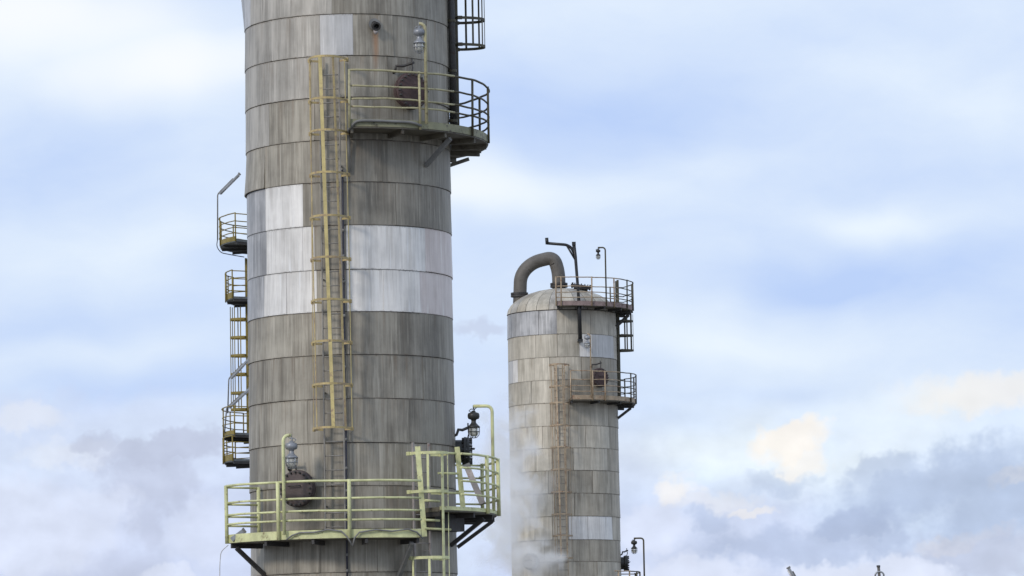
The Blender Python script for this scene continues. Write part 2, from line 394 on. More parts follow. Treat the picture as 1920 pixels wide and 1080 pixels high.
n_ = None
rndA = random.Random(3)
ysA = [-54, 26, 104, 182, 262, 341, 422, 505, 584, 665, 747, 830, 911, 992, 1073, 1155]
wh, pk, bl, md, dk = 'clad_white', 'clad_warm_reflect', 'clad_blue', 'clad_mid', 'clad_dark'
rowsA = [
    ([470, 492, 545, 622, 712, 775], [bl, md, md, md, n_, n_, n_], .21),
    ([511, 600, 662, 737, 800], [md, md, 'clad_white2', n_, n_, n_]),
    ([506, 582, 651, 727, 790], [md, md, n_, n_, n_, n_]),
    ([505, 590, 648, 735, 800], [md, n_, n_, n_, n_, n_]),
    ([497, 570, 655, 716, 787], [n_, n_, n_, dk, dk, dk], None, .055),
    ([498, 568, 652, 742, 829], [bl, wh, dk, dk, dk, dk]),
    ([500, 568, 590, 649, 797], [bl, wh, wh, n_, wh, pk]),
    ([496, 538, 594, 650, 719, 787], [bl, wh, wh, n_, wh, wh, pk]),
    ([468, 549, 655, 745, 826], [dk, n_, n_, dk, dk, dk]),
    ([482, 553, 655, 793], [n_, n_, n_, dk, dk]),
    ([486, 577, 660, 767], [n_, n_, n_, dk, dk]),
    ([520, 607, 652, 711, 800], [n_, n_, n_, n_, n_, n_]),
    ([490, 607, 720, 800], [n_, n_, n_, n_, n_]),
    ([483, 497, 600, 707, 760], [md, n_, n_, n_, n_, n_]),
    ([500, 580, 662, 764], [n_, n_, n_, n_, n_]),
]
cladding('clad_white2', (.42, .41, .395), (.60, .585, .57), rough=.45, rust=.15, var=.03, rustcol=(.36, .32, .28))
colA, zA = column(TA, 'huge weathered grey clad column with patches of white sheet, nearest and tallest', ysA, 652, rowsA, 'clad_grey', 24.0, 'process_column', rndA)
rndB = random.Random(5)
ysB = [581, 626, 669, 712, 755, 798, 840, 882, 925, 968, 1012, 1053, 1095]
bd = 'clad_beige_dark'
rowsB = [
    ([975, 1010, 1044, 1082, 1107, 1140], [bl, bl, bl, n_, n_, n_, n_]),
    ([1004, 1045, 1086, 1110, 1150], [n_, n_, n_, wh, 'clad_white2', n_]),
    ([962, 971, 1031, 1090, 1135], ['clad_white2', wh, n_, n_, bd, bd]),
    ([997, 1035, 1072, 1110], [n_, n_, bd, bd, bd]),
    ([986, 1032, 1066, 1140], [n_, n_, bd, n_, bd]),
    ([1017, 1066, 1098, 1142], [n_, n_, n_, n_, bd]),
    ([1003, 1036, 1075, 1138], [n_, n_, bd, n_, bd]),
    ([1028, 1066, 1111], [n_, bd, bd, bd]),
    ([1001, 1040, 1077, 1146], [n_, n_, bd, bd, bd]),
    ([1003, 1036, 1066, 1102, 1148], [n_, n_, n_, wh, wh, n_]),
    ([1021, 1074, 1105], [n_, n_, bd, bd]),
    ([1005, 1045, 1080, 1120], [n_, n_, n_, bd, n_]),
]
zB0 = on(TB, 1055, 581)[1]
colB, zB = column(TB, 'beige clad column with domed top and goose-neck pipe, half hidden by steam', ysB, 1055, rowsB, 'clad_beige', zB0 + .05, 'process_column', rndB)
rndC = random.Random(9)
ysC = [300 + 43 * i for i in range(19)]
colC, zC = column(TC, 'far column hidden behind the nearest one, only its left-hand platforms showing', ysC, 573, [([520, 600, 650], [n_] * 4)] * 18, 'clad_grey', on(TC, 573, 300)[1] + 1.0, 'process_column', rndC)

# closed heads: gored sheets on a 2:1 ellipsoid
def head(par, T, z0, n, mat, hh, squash=1.0):
    MB().lathe([((T.R - .04) * math.cos(q), z0 + (hh - .04) * math.sin(q)) for q in [R_(90 * i / 10) for i in range(11)]], (T.x, T.y, 0), n=64).build('inner_head', 'dark_steel', par)
    for k in range(n):
        mb = MB(); mb.uv = []; a0 = 360 / n * k + .25; a1 = 360 / n * (k + 1) - .25; rows = 9; NX = 4
        for j in range(rows):
            q = R_(1 + 84 * j / (rows - 1))
            for i in range(NX + 1):
                u = i / NX; th = a0 + (a1 - a0) * u
                mb.v.append(pol(T, th, (T.R + .012) * math.cos(q) + .012 * math.sin(math.pi * u), z0 + .01 + hh * math.sin(q))); mb.uv.append((u, .1 + .8 * j / rows))
        for j in range(rows - 1):
            for i in range(NX):
                a = j * (NX + 1) + i; mb.face((a, a + 1, a + NX + 2, a + NX + 1), True)
        mb.build('head_panel', mat[k % len(mat)], par)
head(colB, TB, zB[0], 26, ['clad_beige', 'clad_mid', 'clad_beige_dark', 'clad_beige'], 1.12)
head(colA, TA, 24.0, 16, ['clad_grey'], 1.1)
head(colC, TC, on(TC, 573, 300)[1] + 1.0, 16, ['clad_grey'], 1.1)

# ------------------------------------------------------------------ manways, nozzles
def manway(par, T, th, z, dia, stub, mat, label=None, davit=1, bolts=20):
    nrm = pol(T, th, 1, 0) - pol(T, th, 0, 0); tg = Vector((math.cos(R_(th)), math.sin(R_(th)), 0)); up = Vector((0, 0, 1))
    c = pol(T, th, T.R - .02, z); R = dia / 2
    mw = MB().lathe([(R * .80, 0), (R * .80, stub)], c, nrm, 24).build('manway', mat, par)
    if label: mw['label'] = label
    MB().lathe([(R * .80, stub - .055), (R, stub - .055), (R, stub), (R * .5, stub)], c, nrm, 32, False).build('flange', mat, mw)
    MB().lathe([(R * .98, stub + .006), (R * .98, stub + .055), (R * .93, stub + .062), (R * .55, stub + .085), (R * .2, stub + .10), (0, stub + .10)], c, nrm, 32).build('cover', mat, mw)
    mb = MB()
    for i in range(bolts):
        a = 2 * math.pi * i / bolts; q = c + (tg * math.cos(a) + up * math.sin(a)) * R * .88
        mb.tube([q + nrm * (stub - .10), q + nrm * (stub + .125)], .022, 6)
    mb.build('bolts', 'dark_steel', mw)
    mb = MB(); h = c + nrm * (stub + .05)
    mb.tube([h + tg * .13 + up * .05 + nrm * .04, h + tg * .13 + up * .05 + nrm * .12, h - tg * .13 + up * .05 + nrm * .12, h - tg * .13 + up * .05 + nrm * .04], .013, 6)
    mb.build('handle', 'dark_steel', mw)
    if davit:
        b0 = c + tg * (-davit * R * .75) + up * R * .95; top = c + up * (R + .20) + nrm * (stub + .04)
        MB().tube([b0 - nrm * .05, b0 + nrm * .06 + up * .05, b0 + nrm * .10 + up * .16, b0.lerp(top, .5) + up * .05 + nrm * .03, top, top + nrm * .06], .032, 8).build('davit_arm', 'dark_steel', mw)
        MB().tube([top + up * .10, top - up * .02, top - up * .10 + nrm * .03, top - up * .19, c + nrm * (stub + .04) + up * R * .9], .016, 6).build('hook', 'dark_steel', mw)
    return mw
th, z = on(TA, 556, 916, TA.R + .25); manway(colA, TA, th, z, .79, .24, 'manway_brown', 'round brown rusted manhole cover', 1)
th, z = on(TA, 771, 171, TA.R + .2); manway(colA, TA, th, z, .80, .22, 'rust_red', 'dark red rusted manhole cover', 1)
z = at(866, 846, TA.y).z; manway(colA, TA, 91, z, .62, .27, 'lamp_dark', 'black bolted manhole cover seen edge-on', 1, 18)
th, z = on(TB, 1125, 708, TB.R + .2); manway(colB, TB, th, z, .82, .22, 'rust_red', 'dark red rusted manhole cover', 1)
z = at(1170, 1056, TB.y).z; manway(colB, TB, 91, z, .66, .24, 'lamp_dark', 'black bolted manhole cover seen edge-on', 1, 18)
th, z = on(TB, 994, 1053, TB.R + .2); manway(colB, TB, th, z, .72, .2, 'clad_mid', 'pale manhole cover in the steam', 0)
# short open nozzle with a drain bulb, upper front of the near column
th, z = on(TA, 705, 44, TA.R + .15)
nz = pol(TA, th, 1, 0) - pol(TA, th, 0, 0); c = pol(TA, th, TA.R - .02, z)
nzo = MB().lathe([(.075, 0), (.075, .16), (.095, .16), (.095, .22), (.06, .22), (.06, .06), (0, .06)], c + nz * .0, (nz + Vector((0, 0, -.35))).normalized(), 20, False).build('nozzle', 'dark_steel', colA)
MB().lathe([(.10, .0), (.13, .02), (.13, .035), (.07, .035)], c + nz * .03, nz, 20, False).build('collar', 'conduit', nzo)
MB().lathe([(0, 0), (.045, -.03), (.05, -.08), (.02, -.13), (0, -.13)], c + nz * .13 + Vector((0, 0, -.10)), (0, 0, 1), 12).build('drain_plug', 'pink_primer', nzo)

# ------------------------------------------------------------------ goose-neck vapour pipe on the domed column
def bend(pts, n=6, k=.42):
    """round the corners of a polyline"""
    pts = [Vector(p) for p in pts]; out = [pts[0]]
    for i in range(1, len(pts) - 1):
        a, b, c = pts[i - 1], pts[i], pts[i + 1]
        r = min((b - a).length, (c - b).length) * k
        p = b + (a - b).normalized() * r; q = b + (c - b).normalized() * r
        for j in range(n + 1):
            t = j / n; out.append(p * (1 - t) ** 2 + b * 2 * t * (1 - t) + q * t * t)
    return out + [pts[-1]]
Yb = TB.y - .2
path = bend([at(974, 575, Yb), at(975, 551, Yb), at(976, 515, Yb), at(998, 492, Yb), at(1038, 482, Yb), at(1047, 508, Yb), at(1048, 535, Yb), at(1048, 556, Yb)], 7, .5)
gp = MB().tube(path, .285, 20).build('gooseneck_pipe', 'pipe_grey', colB)
gp['label'] = 'fat grey goose-neck pipe looping over the dome'
for (x, y) in ((974, 553), (1048, 535)):
    p = at(x, y, Yb); MB().lathe([(.28, -.09), (.37, -.09), (.37, -.012), (.33, -.012), (.33, .012), (.37, .012), (.37, .09), (.28, .09)], p, (0, 0, 1), 28, False).build('flange', 'dark_steel', gp)
# top manhole on the dome
p = at(1089, 541, TB.y - .5)
tm = MB().lathe([(.30, -.45), (.30, 0), (.42, 0), (.42, .07), (.44, .08), (.44, .15), (.1, .17), (0, .17)], p, (.16, -.10, 1), 24, False).build('top_manway', 'dark_steel', colB)
mb = MB(); ax = Vector((.16, -.1, 1)).normalized(); e1 = ax.cross(Vector((0, 1, 0))).normalized(); e2 = ax.cross(e1)
for i in range(16):
    a = i * math.pi / 8; q = p + (e1 * math.cos(a) + e2 * math.sin(a)) * .39; mb.tube([q - ax * .03, q + ax * .21], .022, 6)
mb.build('bolts', 'black_paint', tm)

# ------------------------------------------------------------------ platforms
def arc(T, a0, a1, r, z, step=3, dz=0.):
    n = max(1, int(abs(a1 - a0) / step)); s1, s2 = random.uniform(0, 6), random.uniform(.25, .5)
    return [pol(T, a0 + (a1 - a0) * i / n, r + 2 * dz * math.sin(i * s2 * 1.3 + s1 * 2), z + dz * (math.sin(i * 1.7) + 2.5 * math.sin(i * s2 + s1))) for i in range(n + 1)]
def platform(T, label, a0, a1, r0, r1, z, posts, rail_h, mat, deckmat, thick=.09, toe=.13, post_r=.028, rail_r=.021, ends=(True, True), inner_posts=(), brackets=(), bracket_mat='dark_steel', step=3, toe_mat=None, group='platforms with railings', flat_posts=False, seed=1, rail_a0=None, split=None, backlit_mat=None, bracket_reach=.95):
    rnd = random.Random(seed)
    root = thing('platform', label, 'platform', tuple(pol(T, (a0 + a1) / 2, (r0 + r1) / 2, z)), group)
    MB().sector(T, a0, a1, r0, r1, z - thick, z, step).build('deck', deckmat, root)
    # framing under the deck
    n = max(2, int((a1 - a0) / 20))
    for i in range(n + 1):
        th = a0 + 1 + (a1 - a0 - 2) * i / n; MB().bar(pol(T, th, r0, z - thick - .05), pol(T, th, r1 - .03, z - thick - .05), .06, .098).build('joist', bracket_mat, root)
    if toe: MB().sector(T, a0, a1, r1 + .002, r1 + .014, z - .06, z + toe, step).build('toe_board', toe_mat or mat, root)
    for th in posts:
        b0 = pol(T, th, r1 + .045, z - thick); t0 = pol(T, th + rnd.uniform(-.25, .25), r1 + .045 + rnd.uniform(-.01, .02), z + rail_h[0] + .02)
        MB().tube([b0, t0], post_r, 8).build('post', backlit_mat if (split and th > split) else mat, root)
    for i, h in enumerate(rail_h):
        rs = a0 if rail_a0 is None else rail_a0
        for (s0, s1, sm_) in ([(rs, split, mat), (split, a1, backlit_mat)] if split else [(rs, a1, mat)]):  # beyond split, backlit darkness is put into the rail and post colour
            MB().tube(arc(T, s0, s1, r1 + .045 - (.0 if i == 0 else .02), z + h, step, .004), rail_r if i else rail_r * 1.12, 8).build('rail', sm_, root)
    for (e, th) in ((ends[0], a0), (ends[1], a1)):
        if e:
            for h in rail_h: MB().tube([pol(T, th, r0 + .06, z + h - .02), pol(T, th, r1 + .03, z + h - .02)], rail_r, 8).build('end_rail', (backlit_mat if split and th > split else mat), root)
            MB().tube([pol(T, th, r0 + .06, z - thick), pol(T, th, r0 + .06, z + rail_h[0])], post_r, 8).build('post', (backlit_mat if split and th > split else mat), root)
    for br in brackets:
        th, bm, reach = br if isinstance(br, tuple) else (br, bracket_mat, bracket_reach)
        MB().bar(pol(T, th, r1 - .10, z - thick - .1), pol(T, th, T.R + .02, z - thick - .1 - (r1 - T.R) * reach), .08, .08).build('bracket', bm, root)
    return root
H4 = (1.13, .80, .53, .36)
RP = 3.04
# upper platform on the near column
thU, _ = on(TA, 655, 228, RP); zU = zof(TA, 655, 232, thU, RP)
upper = platform(TA, 'upper platform of the nearest column, yellow rails in front, curved rails at right darkened as backlit', thU, 152, TA.R + .04, RP, zU, [thU, 32, 62, 83, 112, 140], H4, 'faded_yellow', 'deck_steel', brackets=((50, 'conduit', .62), (118, 'deck_steel', .3)), ends=(False, True), toe_mat='deck_moss', toe=.10, seed=2, bracket_mat='deck_steel', split=50, backlit_mat='dark_olive_backlit')
# lower left platform
thL0, _ = on(TA, 429, 1008, RP); thL1, _ = on(TA, 789, 1000, RP); zL = zof(TA, 655, 1003, 0, RP)
platL = platform(TA, 'pale yellow railed platform across the front of the nearest column', thL0, thL1, TA.R + .04, RP, zL, [thL0, on(TA, 524, 960, RP)[0], on(TA, 655, 960, RP)[0]], (1.14, .78, .52, .325), 'pale_yellow', 'deck_steel', thick=.07, toe=.12, post_r=.042, rail_r=.024, ends=(True, False), brackets=((thL0 + 3, 'dark_steel', .7), (thL1 - 3, 'conduit', .85)), step=8, seed=3)
# lower right platform, half a metre higher
RR = 3.10
thR0 = 38; zR = zof(TA, 905, 957, 75, RR)
platR = platform(TA, 'short pale yellow railed landing at the right edge of the nearest column', thR0, 119, TA.R + .04, RR, zR, [68, 88, 118], (1.13, .85, .56, .28), 'pale_yellow', 'deck_steel', toe=.02, post_r=.044, rail_r=.023, ends=(False, True), brackets=((70, 'dark_steel', .62), (92, 'dark_steel', .62)), step=10, seed=4, rail_a0=49)
MB().sector(TA, 43, 66, TA.R + .04, TA.R + .42, zR - .46, zR - .11, 6).build('dark_block', 'dark_steel', platR)  # dark block under the deck, against the column wall
# leaning bar on that landing
b0 = at(905, 945, TA.y - 1.0); b1 = at(876, 876, TA.y - .6)
o = thing('leaning_bar', 'grey steel bar leaning on the railing of the right-hand landing', 'bar', tuple(b0))
MB().bar(b0, b1, .13, .05, (0, 1, 0)).build('bar', 'pink_primer', o)
MB().bar(b1 + (b1 - b0).normalized() * .002, b1 + (b1 - b0).normalized() * .07, .16, .07, (0, 1, 0)).build('end_clamp', 'conduit', o)
# domed column: top, middle and low platforms
thT, _ = on(TB, 1043, 570, 3.02); zT = zof(TB, 1052, 570, thT, 3.02)
platT = platform(TB, 'rusty railed platform round the domed top of the beige column', thT, 118, TB.R + .03, 3.02, zT, [thT, thT + 4, 24, 46, 64, 82, 100], (1.13, .74, .5, .28), 'rusty_cream', 'deck_steel', thick=.08, toe=.13, rail_r=.020, post_r=.032, ends=(False, True), brackets=((80, 'dark_steel', .75), (100, 'dark_steel', .75)), toe_mat='rust_pink', seed=5, split=52, backlit_mat='dark_olive_backlit')
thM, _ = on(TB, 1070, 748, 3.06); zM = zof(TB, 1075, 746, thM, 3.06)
platM = platform(TB, 'middle platform on the right of the beige column, rusty cream rails', thM, 122, TB.R + .03, 3.06, zM, [thM, 23, 34, 66, 82, 104, 121], (1.13, .78, .52, .28), 'rusty_cream', 'deck_steel', thick=.10, toe=.12, rail_r=.020, post_r=.032, ends=(False, True), brackets=((80, 'dark_steel', .62), (104, 'dark_steel', .62)), toe_mat='rusty_cream', seed=6, split=50, backlit_mat='dark_olive_backlit')
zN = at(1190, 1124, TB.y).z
platN = platform(TB, 'lowest platform of the beige column, top rail just in view at the bottom edge', 40, 110, TB.R + .03, 3.04, zN, [44, 58, 72, 88, 109], (1.13, .85, .56, .28), 'rusty_cream', 'deck_steel', rail_r=.022, post_r=.035, ends=(False, True), brackets=(60, 92), seed=7, split=60, backlit_mat='dark_olive_backlit')
# platforms of the hidden column, peeping out at the left
def cplat(px, py, label, a0, a1, rh, deckmat, toe, seed, r=None):
    p = at(px, py, TC.y); r1 = r or abs(p.x - TC.x) - .05
    return platform(TC, label, a0, a1, TC.R + .03, r1, p.z, [a0 + (a1 - a0) * q for q in (0, .22, .45, .7, 1)], rh, 'ochre', deckmat, thick=.10, toe=toe, rail_r=.022, post_r=.030, ends=(True, True), brackets=(), seed=seed)
cplat(411, 461, 'topmost ochre railed platform left of the nearest column, below the slanted lamp', -140, -50, (1.12, .80, .52, .28), 'deck_grey', .14, 11)
cplat(423, 563, 'small ochre railed landing at the head of the left-hand caged ladder', -112, -62, (1.12, .78, .5, .26), 'deck_grey', .20, 12)
cplat(417, 818, 'third ochre platform left of the nearest column, with grey underside', -128, -55, (1.14, .74, .42), 'deck_grey', .12, 13)
cplat(418, 866, 'lowest ochre platform left of the nearest column, with deep yellow toe board', -118, -58, (.98, .74, .5, .26), 'deck_grey', .22, 14)

# ------------------------------------------------------------------ caged ladders
def ladder(T, label, th, z0, z1, mat, rung_mat, stand=.20, width=.42, cage=None, a=.38, bdep=.74, hoops=(), bars=(), bar_mat=None, stile=(.06, .025), hoop_r=None, hoop_w=.05, twist=0., bar_r=.02, thick_bars=(), bar_w=None, bar_mats=None, name='caged_ladder', top_ext=0.):
    n = pol(T, th, 1, 0) - pol(T, th, 0, 0); tg = Vector((math.cos(R_(th)), math.sin(R_(th)), 0)); c = pol(T, th, T.R + stand, 0)
    root = thing(name, label, 'ladder', (c.x, c.y, z0), 'caged ladders on the columns')
    Z = lambda z: Vector((0, 0, z))
    for s_ in (-1, 1):
        MB().bar(c + tg * s_ * width / 2 + Z(z0), c + tg * s_ * width / 2 + Z(z1 + top_ext), stile[1], stile[0], n).build('stile', mat, root)
        zz = z0 + .6
        mb = MB()
        while zz < z1: mb.bar(c + tg * s_ * width / 2 + Z(zz) - n * .03, c + tg * s_ * width / 2 + Z(zz) - n * (stand + .02), .05, .012); zz += 2.4
        mb.build('wall_brackets', mat, root)
    k = int((z1 - z0) / .30)
    for i in range(k):
        z = z0 + .15 + .30 * i; MB().tube([c - tg * width / 2 + Z(z), c + tg * width / 2 + Z(z)], .013, 6).build('rung', rung_mat, root)
    zlo, zhi = (min(hoops), max(hoops)) if hoops else (0, 1)
    def ring(phi, z):
        ph = R_(phi + twist * (z - zlo) / max(.1, zhi - zlo)) ; return c + tg * a * math.cos(ph) + n * (bdep * max(0, math.sin(ph)) + .0) + Z(z)
    for z in hoops:
        pts = [c + tg * width / 2 + Z(z)] + [c + tg * a * math.cos(R_(q)) + n * (.12 + (bdep - .12) * math.sin(R_(q))) + Z(z) for q in range(0, 181, 12)] + [c - tg * width / 2 + Z(z)]
        mb = MB()
        for i in range(len(pts) - 1):                      # flat strip bent to a hoop
            mb.bar(pts[i], pts[i + 1], .010, hoop_w, (0, 0, 1))
        hp = mb.build('hoop', bar_mat or mat, root)
        for e_ in (pts[1], pts[-2]): MB().bar(e_ - n * .05, e_ + n * .05, .055, .075).build('clamp', bar_mat or mat, hp)
    for i, (phi, zt, zb) in enumerate(bars):
        def rp(z):
            q = R_(phi + twist * ((z - zlo) / max(.1, zhi - zlo) - .5)); return c + tg * (a - .008) * math.cos(q) + n * (.12 + (bdep - .128) * math.sin(q)) + Z(z)
        w = (bar_w or {}).get(i, .045)
        pts = [rp(zt), rp((zt + zb) / 2), rp(zb)]; mb = MB()
        for j in range(2): mb.bar(pts[j], pts[j + 1], w, .012, n * math.sin(R_(phi)) + tg * math.cos(R_(phi)))
        mb.build('cage_bar', (bar_mats or {}).get(i) or bar_mat or mat, root)
    return root
# front ladder of the near column
thF, _ = on(TA, 622, 480, TA.R + .2)
hz = [zof(TA, 620, y, thF, TA.R + .75) for y in (107, 185, 245, 324, 405, 483, 562, 640, 720, 802)]
ladder(TA, 'long yellow caged ladder up the front of the nearest column', thF, zL + .05, hz[0] + .1, 'ladder_grey', 'ladder_grey', a=.405, bdep=.75, hoops=hz, twist=26, hoop_w=.045, bar_mat='ladder_yellow', bar_mats={2: 'bright_yellow', 0: 'bright_yellow'},
       bars=[(4, hz[0], hz[-1]), (48, hz[0], hz[-1]), (88, hz[0], hz[-1]), (145, hz[0], hz[-1]), (176, hz[0], hz[-1])], bar_w={2: .075, 1: .045, 0: .04, 3: .035, 4: .04})
# lower access ladder, right front
thG, _ = on(TA, 788, 950, TA.R + .15)
hg = [zof(TA, 812, y, thG, TA.R + .6) for y in (850, 922, 1046, 1125, 1205)]
lowlad = ladder(TA, 'pale yellow caged access ladder between the two lowest platforms of the nearest column', thG, .3, hg[0] + .25, 'pink_primer', 'pink_primer', a=.42, bdep=.72, hoops=hg, bar_mat='pale_yellow',
       bars=[(8, hg[0], .9), (48, hg[0], .9), (88, hg[0], .9), (130, hg[0], hg[1]), (130, hg[2], .9), (172, hg[2], .9)], bar_w={0: .025, 1: .045, 2: .06, 3: .05, 4: .05, 5: .05}, hoop_w=.06, stile=(.05, .035))
for (xa, ya, xb, yb, rr) in ((783, 837, 796, 1006, TA.R + .62), (857, 838, 868, 951, TA.R + .72)):
    a0_, z0_ = on(TA, xb, yb, rr); p0 = pol(TA, a0_, rr, z0_); a1_, z1_ = on(TA, xa, ya, rr); p1 = pol(TA, a1_, rr, z1_)
    MB().bar(p0, p1, .11, .05, (0, 1, 0)).build('gate_post', 'pale_yellow', lowlad)
# grab bars of the gate between the posts
def stick(T, x0, y0, x1, y1, r, rad, name, mat, par):
    a_, z_ = on(T, x0, y0, r); q0 = pol(T, a_, r, z_); a_, z_ = on(T, x1, y1, r); q1 = pol(T, a_, r, z_)
    return MB().tube([q0, q1], rad, 8).build(name, mat, par)
rg = TA.R + .70
for (x0, y0, x1, y1) in ((790, 849, 858, 850), (797, 922, 862, 925), (822, 887, 862, 888), (797, 938, 824, 940), (797, 975, 824, 976), (797, 991, 845, 993)):
    stick(TA, x0, y0, x1, y1, rg, .026, 'gate_rail', 'pale_yellow', lowlad)
# dark caged ladder, upper right of the near column
hr = [at(880, y, TA.y).z for y in (84, 34, -16, -66, -116)]
zr0 = at(850, 232, TA.y).z
ladder(TA, 'dark caged ladder rising out of the picture above the upper platform', 96, zU, hr[-1] + .5, 'dark_olive_backlit', 'dark_olive_backlit', stand=.12, a=.36, bdep=.70, hoops=hr, hoop_w=.06,
       bars=[(q, hr[-1], hr[0]) for q in (20, 55, 90, 118, 150)], stile=(.17, .06))
# dark riser pipe beside it
pp = thing('riser_pipe', 'dark upright pipe beside the caged ladder above the upper platform', 'pipe', tuple(pol(TA, 84, TA.R + .12, zU)))
pA = pol(TA, 84, TA.R + .10, 0)
MB().tube([(pA.x, pA.y, zU), (pA.x, pA.y, hr[-1] + .5)], .075, 12).build('pipe', 'dark_steel', pp)
mb = MB()
for z in (zU + .4, zU + 1.5, zU + 2.6): mb.lathe([(.092, 0), (.092, .06)], (pA.x, pA.y, z), n=12)
mb.build('clamps', 'dark_olive_backlit', pp)
# beige column: front ladder and right-hand ladder
thH, _ = on(TB, 1052, 860, TB.R + .2)
hb = [zof(TB, 1052, y, thH, TB.R + .7) for y in (683, 724, 755, 797, 838, 880, 922, 964, 1004, 1046)]
ladder(TB, 'rusty caged ladder up the front of the beige column', thH, 2.0, hb[0] + .1, 'rusty_cream', 'ladder_grey', a=.40, bdep=.72, hoops=hb, twist=10, hoop_w=.06,
       bars=[(q, hb[0], hb[-1]) for q in (5, 60, 100, 140, 176)], bar_w={1: .065, 2: .075})
hs = [at(1175, y, TB.y).z for y in (656, 628, 601)]
ladder(TB, 'dark caged ladder between the top and middle platforms of the beige column', 97, zM, zT + 1.3, 'dark_olive_backlit', 'dark_olive_backlit', stand=.10, a=.36, bdep=.66, hoops=hs, hoop_w=.07,
       bars=[(q, zT - .15, hs[0]) for q in (25, 60, 90, 125, 155)], stile=(.09, .05), bar_w={0: .06, 1: .06, 2: .06, 3: .06, 4: .06})
# hidden column: caged ladder at its left
hc = [at(440, y, TC.y).z for y in (599, 633, 667, 702, 737, 768)]
zc0 = at(440, 815, TC.y).z; zc1 = at(440, 485, TC.y).z
ladder(TC, 'ochre caged ladder at the left edge of the nearest column, with close-set bars', -92, zc0, zc1, 'ochre', 'ochre', stand=.22, a=.38, bdep=.74, hoops=hc, hoop_w=.10,
       bars=[(q, at(440, 575, TC.y).z, hc[-1]) for q in (12, 40, 70, 92, 120, 150)], stile=(.09, .05))

# ------------------------------------------------------------------ lamps
def lamp_post(label, base, ztop, arm, hang, mat, lampmat, sc=1.0, r=.035, name='platform_lamp', tilt=(0, 0, 1)):
    """upright pipe, bent over into a short arm, with an industrial bulkhead lamp hanging from it"""
    base = Vector(base); arm = Vector(arm)
    root = thing(name, label, 'lamp', tuple(base), 'lamps on bent posts')
    top = Vector((base.x, base.y, ztop)); end = top + arm
    ad = arm.normalized(); q = .12
    pts = [base, top - Vector((0, 0, q))] + [top - Vector((0, 0, q)) + Vector((0, 0, q)) * math.sin(t) + ad * q * (1 - math.cos(t)) for t in [R_(x) for x in (22, 45, 67, 90)]] + [end]
    MB().tube(pts, r, 10).build('post', mat, root)
    o = end + Vector((0, 0, -hang)); ax = Vector(tilt)
    mb = MB(); mb.tube([end + Vector((0, 0, .02)), end - Vector((0, 0, .04)), o + Vector((.02, 0, .03)), o + Vector((0, 0, -.02))], .014, 6)
    mb.tube([end - ad * .09 + Vector((0, 0, -.01)), end - ad * .02 - Vector((0, 0, .07)), end + ad * .05 - Vector((0, 0, .06)), end + ad * .10 - Vector((0, 0, .10)), o + ad * .05 - Vector((0, 0, .03))], .010, 6)
    mb.build('hook', lampmat, root)
    P = lambda pr: [(a * sc, b * sc) for a, b in pr]
    MB().lathe(P([(0, .01), (.04, .0), (.05, -.03), (.115, -.05), (.13, -.09), (.13, -.13), (.115, -.17), (.06, -.19), (.05, -.22)]), o, ax, 18).build('junction_housing', lampmat, root)
    MB().lathe(P([(.05, -.22), (.055, -.26), (.10, -.31), (.135, -.34), (.135, -.365), (.10, -.365)]), o, ax, 18).build('hood', lampmat, root)
    MB().lathe(P([(.098, -.362), (.104, -.42), (.098, -.49), (.07, -.54), (.0, -.555)]), o, ax, 16).build('globe', 'glass_globe', root)
    mb = MB()
    for i in range(6):
        a = i * math.pi / 3; e = Vector((math.cos(a), math.sin(a), 0))
        mb.tube([o + (e * rr + Vector((0, 0, zz))) * sc for rr, zz in ((.12, -.36), (.122, -.45), (.11, -.52), (.06, -.575), (0, -.585))], .008 * sc, 5)
    mb.tube([o + (Vector((math.cos(i * math.pi / 8), math.sin(i * math.pi / 8), 0)) * .124 + Vector((0, 0, -.45))) * sc for i in range(16)], .008 * sc, 5, closed=True)
    mb.build('guard', lampmat, root)
    return root
def on_pt(T, x, y, r): a_, z_ = on(T, x, y, r); return pol(T, a_, r, z_)
# right-hand landing lamp (dark)
b0 = pol(TA, 80, RP + .10, zR - .05); b0 = at(926, 958, TA.y - .7); t0 = at(922, 761, TA.y - .7)
lamp_post('dark lamp with glass globe hanging over the right-hand landing of the nearest column', b0, t0.z, (-.40, 0, 0), .10, 'pale_yellow', 'lamp_dark', 1.0)
b0 = on_pt(TA, 533, 1003, RP + .10); t0 = at(530, 816, b0.y)
lamp_post('grey lamp on a pale yellow post in front of the round brown manhole', b0, t0.z, (.17, .05, 0), .12, 'pale_yellow', 'lamp_grey', 1.0)
b0 = on_pt(TA, 800, 232, RP + .10); t0 = at(798, 44, b0.y)
lamp_post('grey lamp on a faded yellow post above the upper platform', b0, t0.z, (-.13, 0, 0), .08, 'faded_yellow', 'lamp_grey', .95)
b0 = at(1137, 574, TB.y - 2.5); t0 = at(1134, 464, TB.y - 2.5)
lamp_post('small lamp on a thin dark post above the domed top of the beige column', b0, t0.z, (-.30, 0, 0), .06, 'dark_olive_backlit', 'lamp_dark', .75, .032)
b0 = on_pt(TB, 1109, 744, 3.1); t0 = at(1106, 626, b0.y)
lamp_post('lamp on a thin post in front of the small white sheet of the beige column', b0, t0.z, (-.13, 0, 0), .05, 'rusty_cream', 'lamp_grey', .95, .03)
b0 = at(1209, 1122, TB.y - .8); t0 = at(1204, 1009, TB.y - .8)
lamp_post('dark lamp on a bent post at the foot of the beige column, bottom edge', b0, t0.z, (-.40, 0, 0), .07, 'dark_olive_backlit', 'lamp_dark', 1.0)

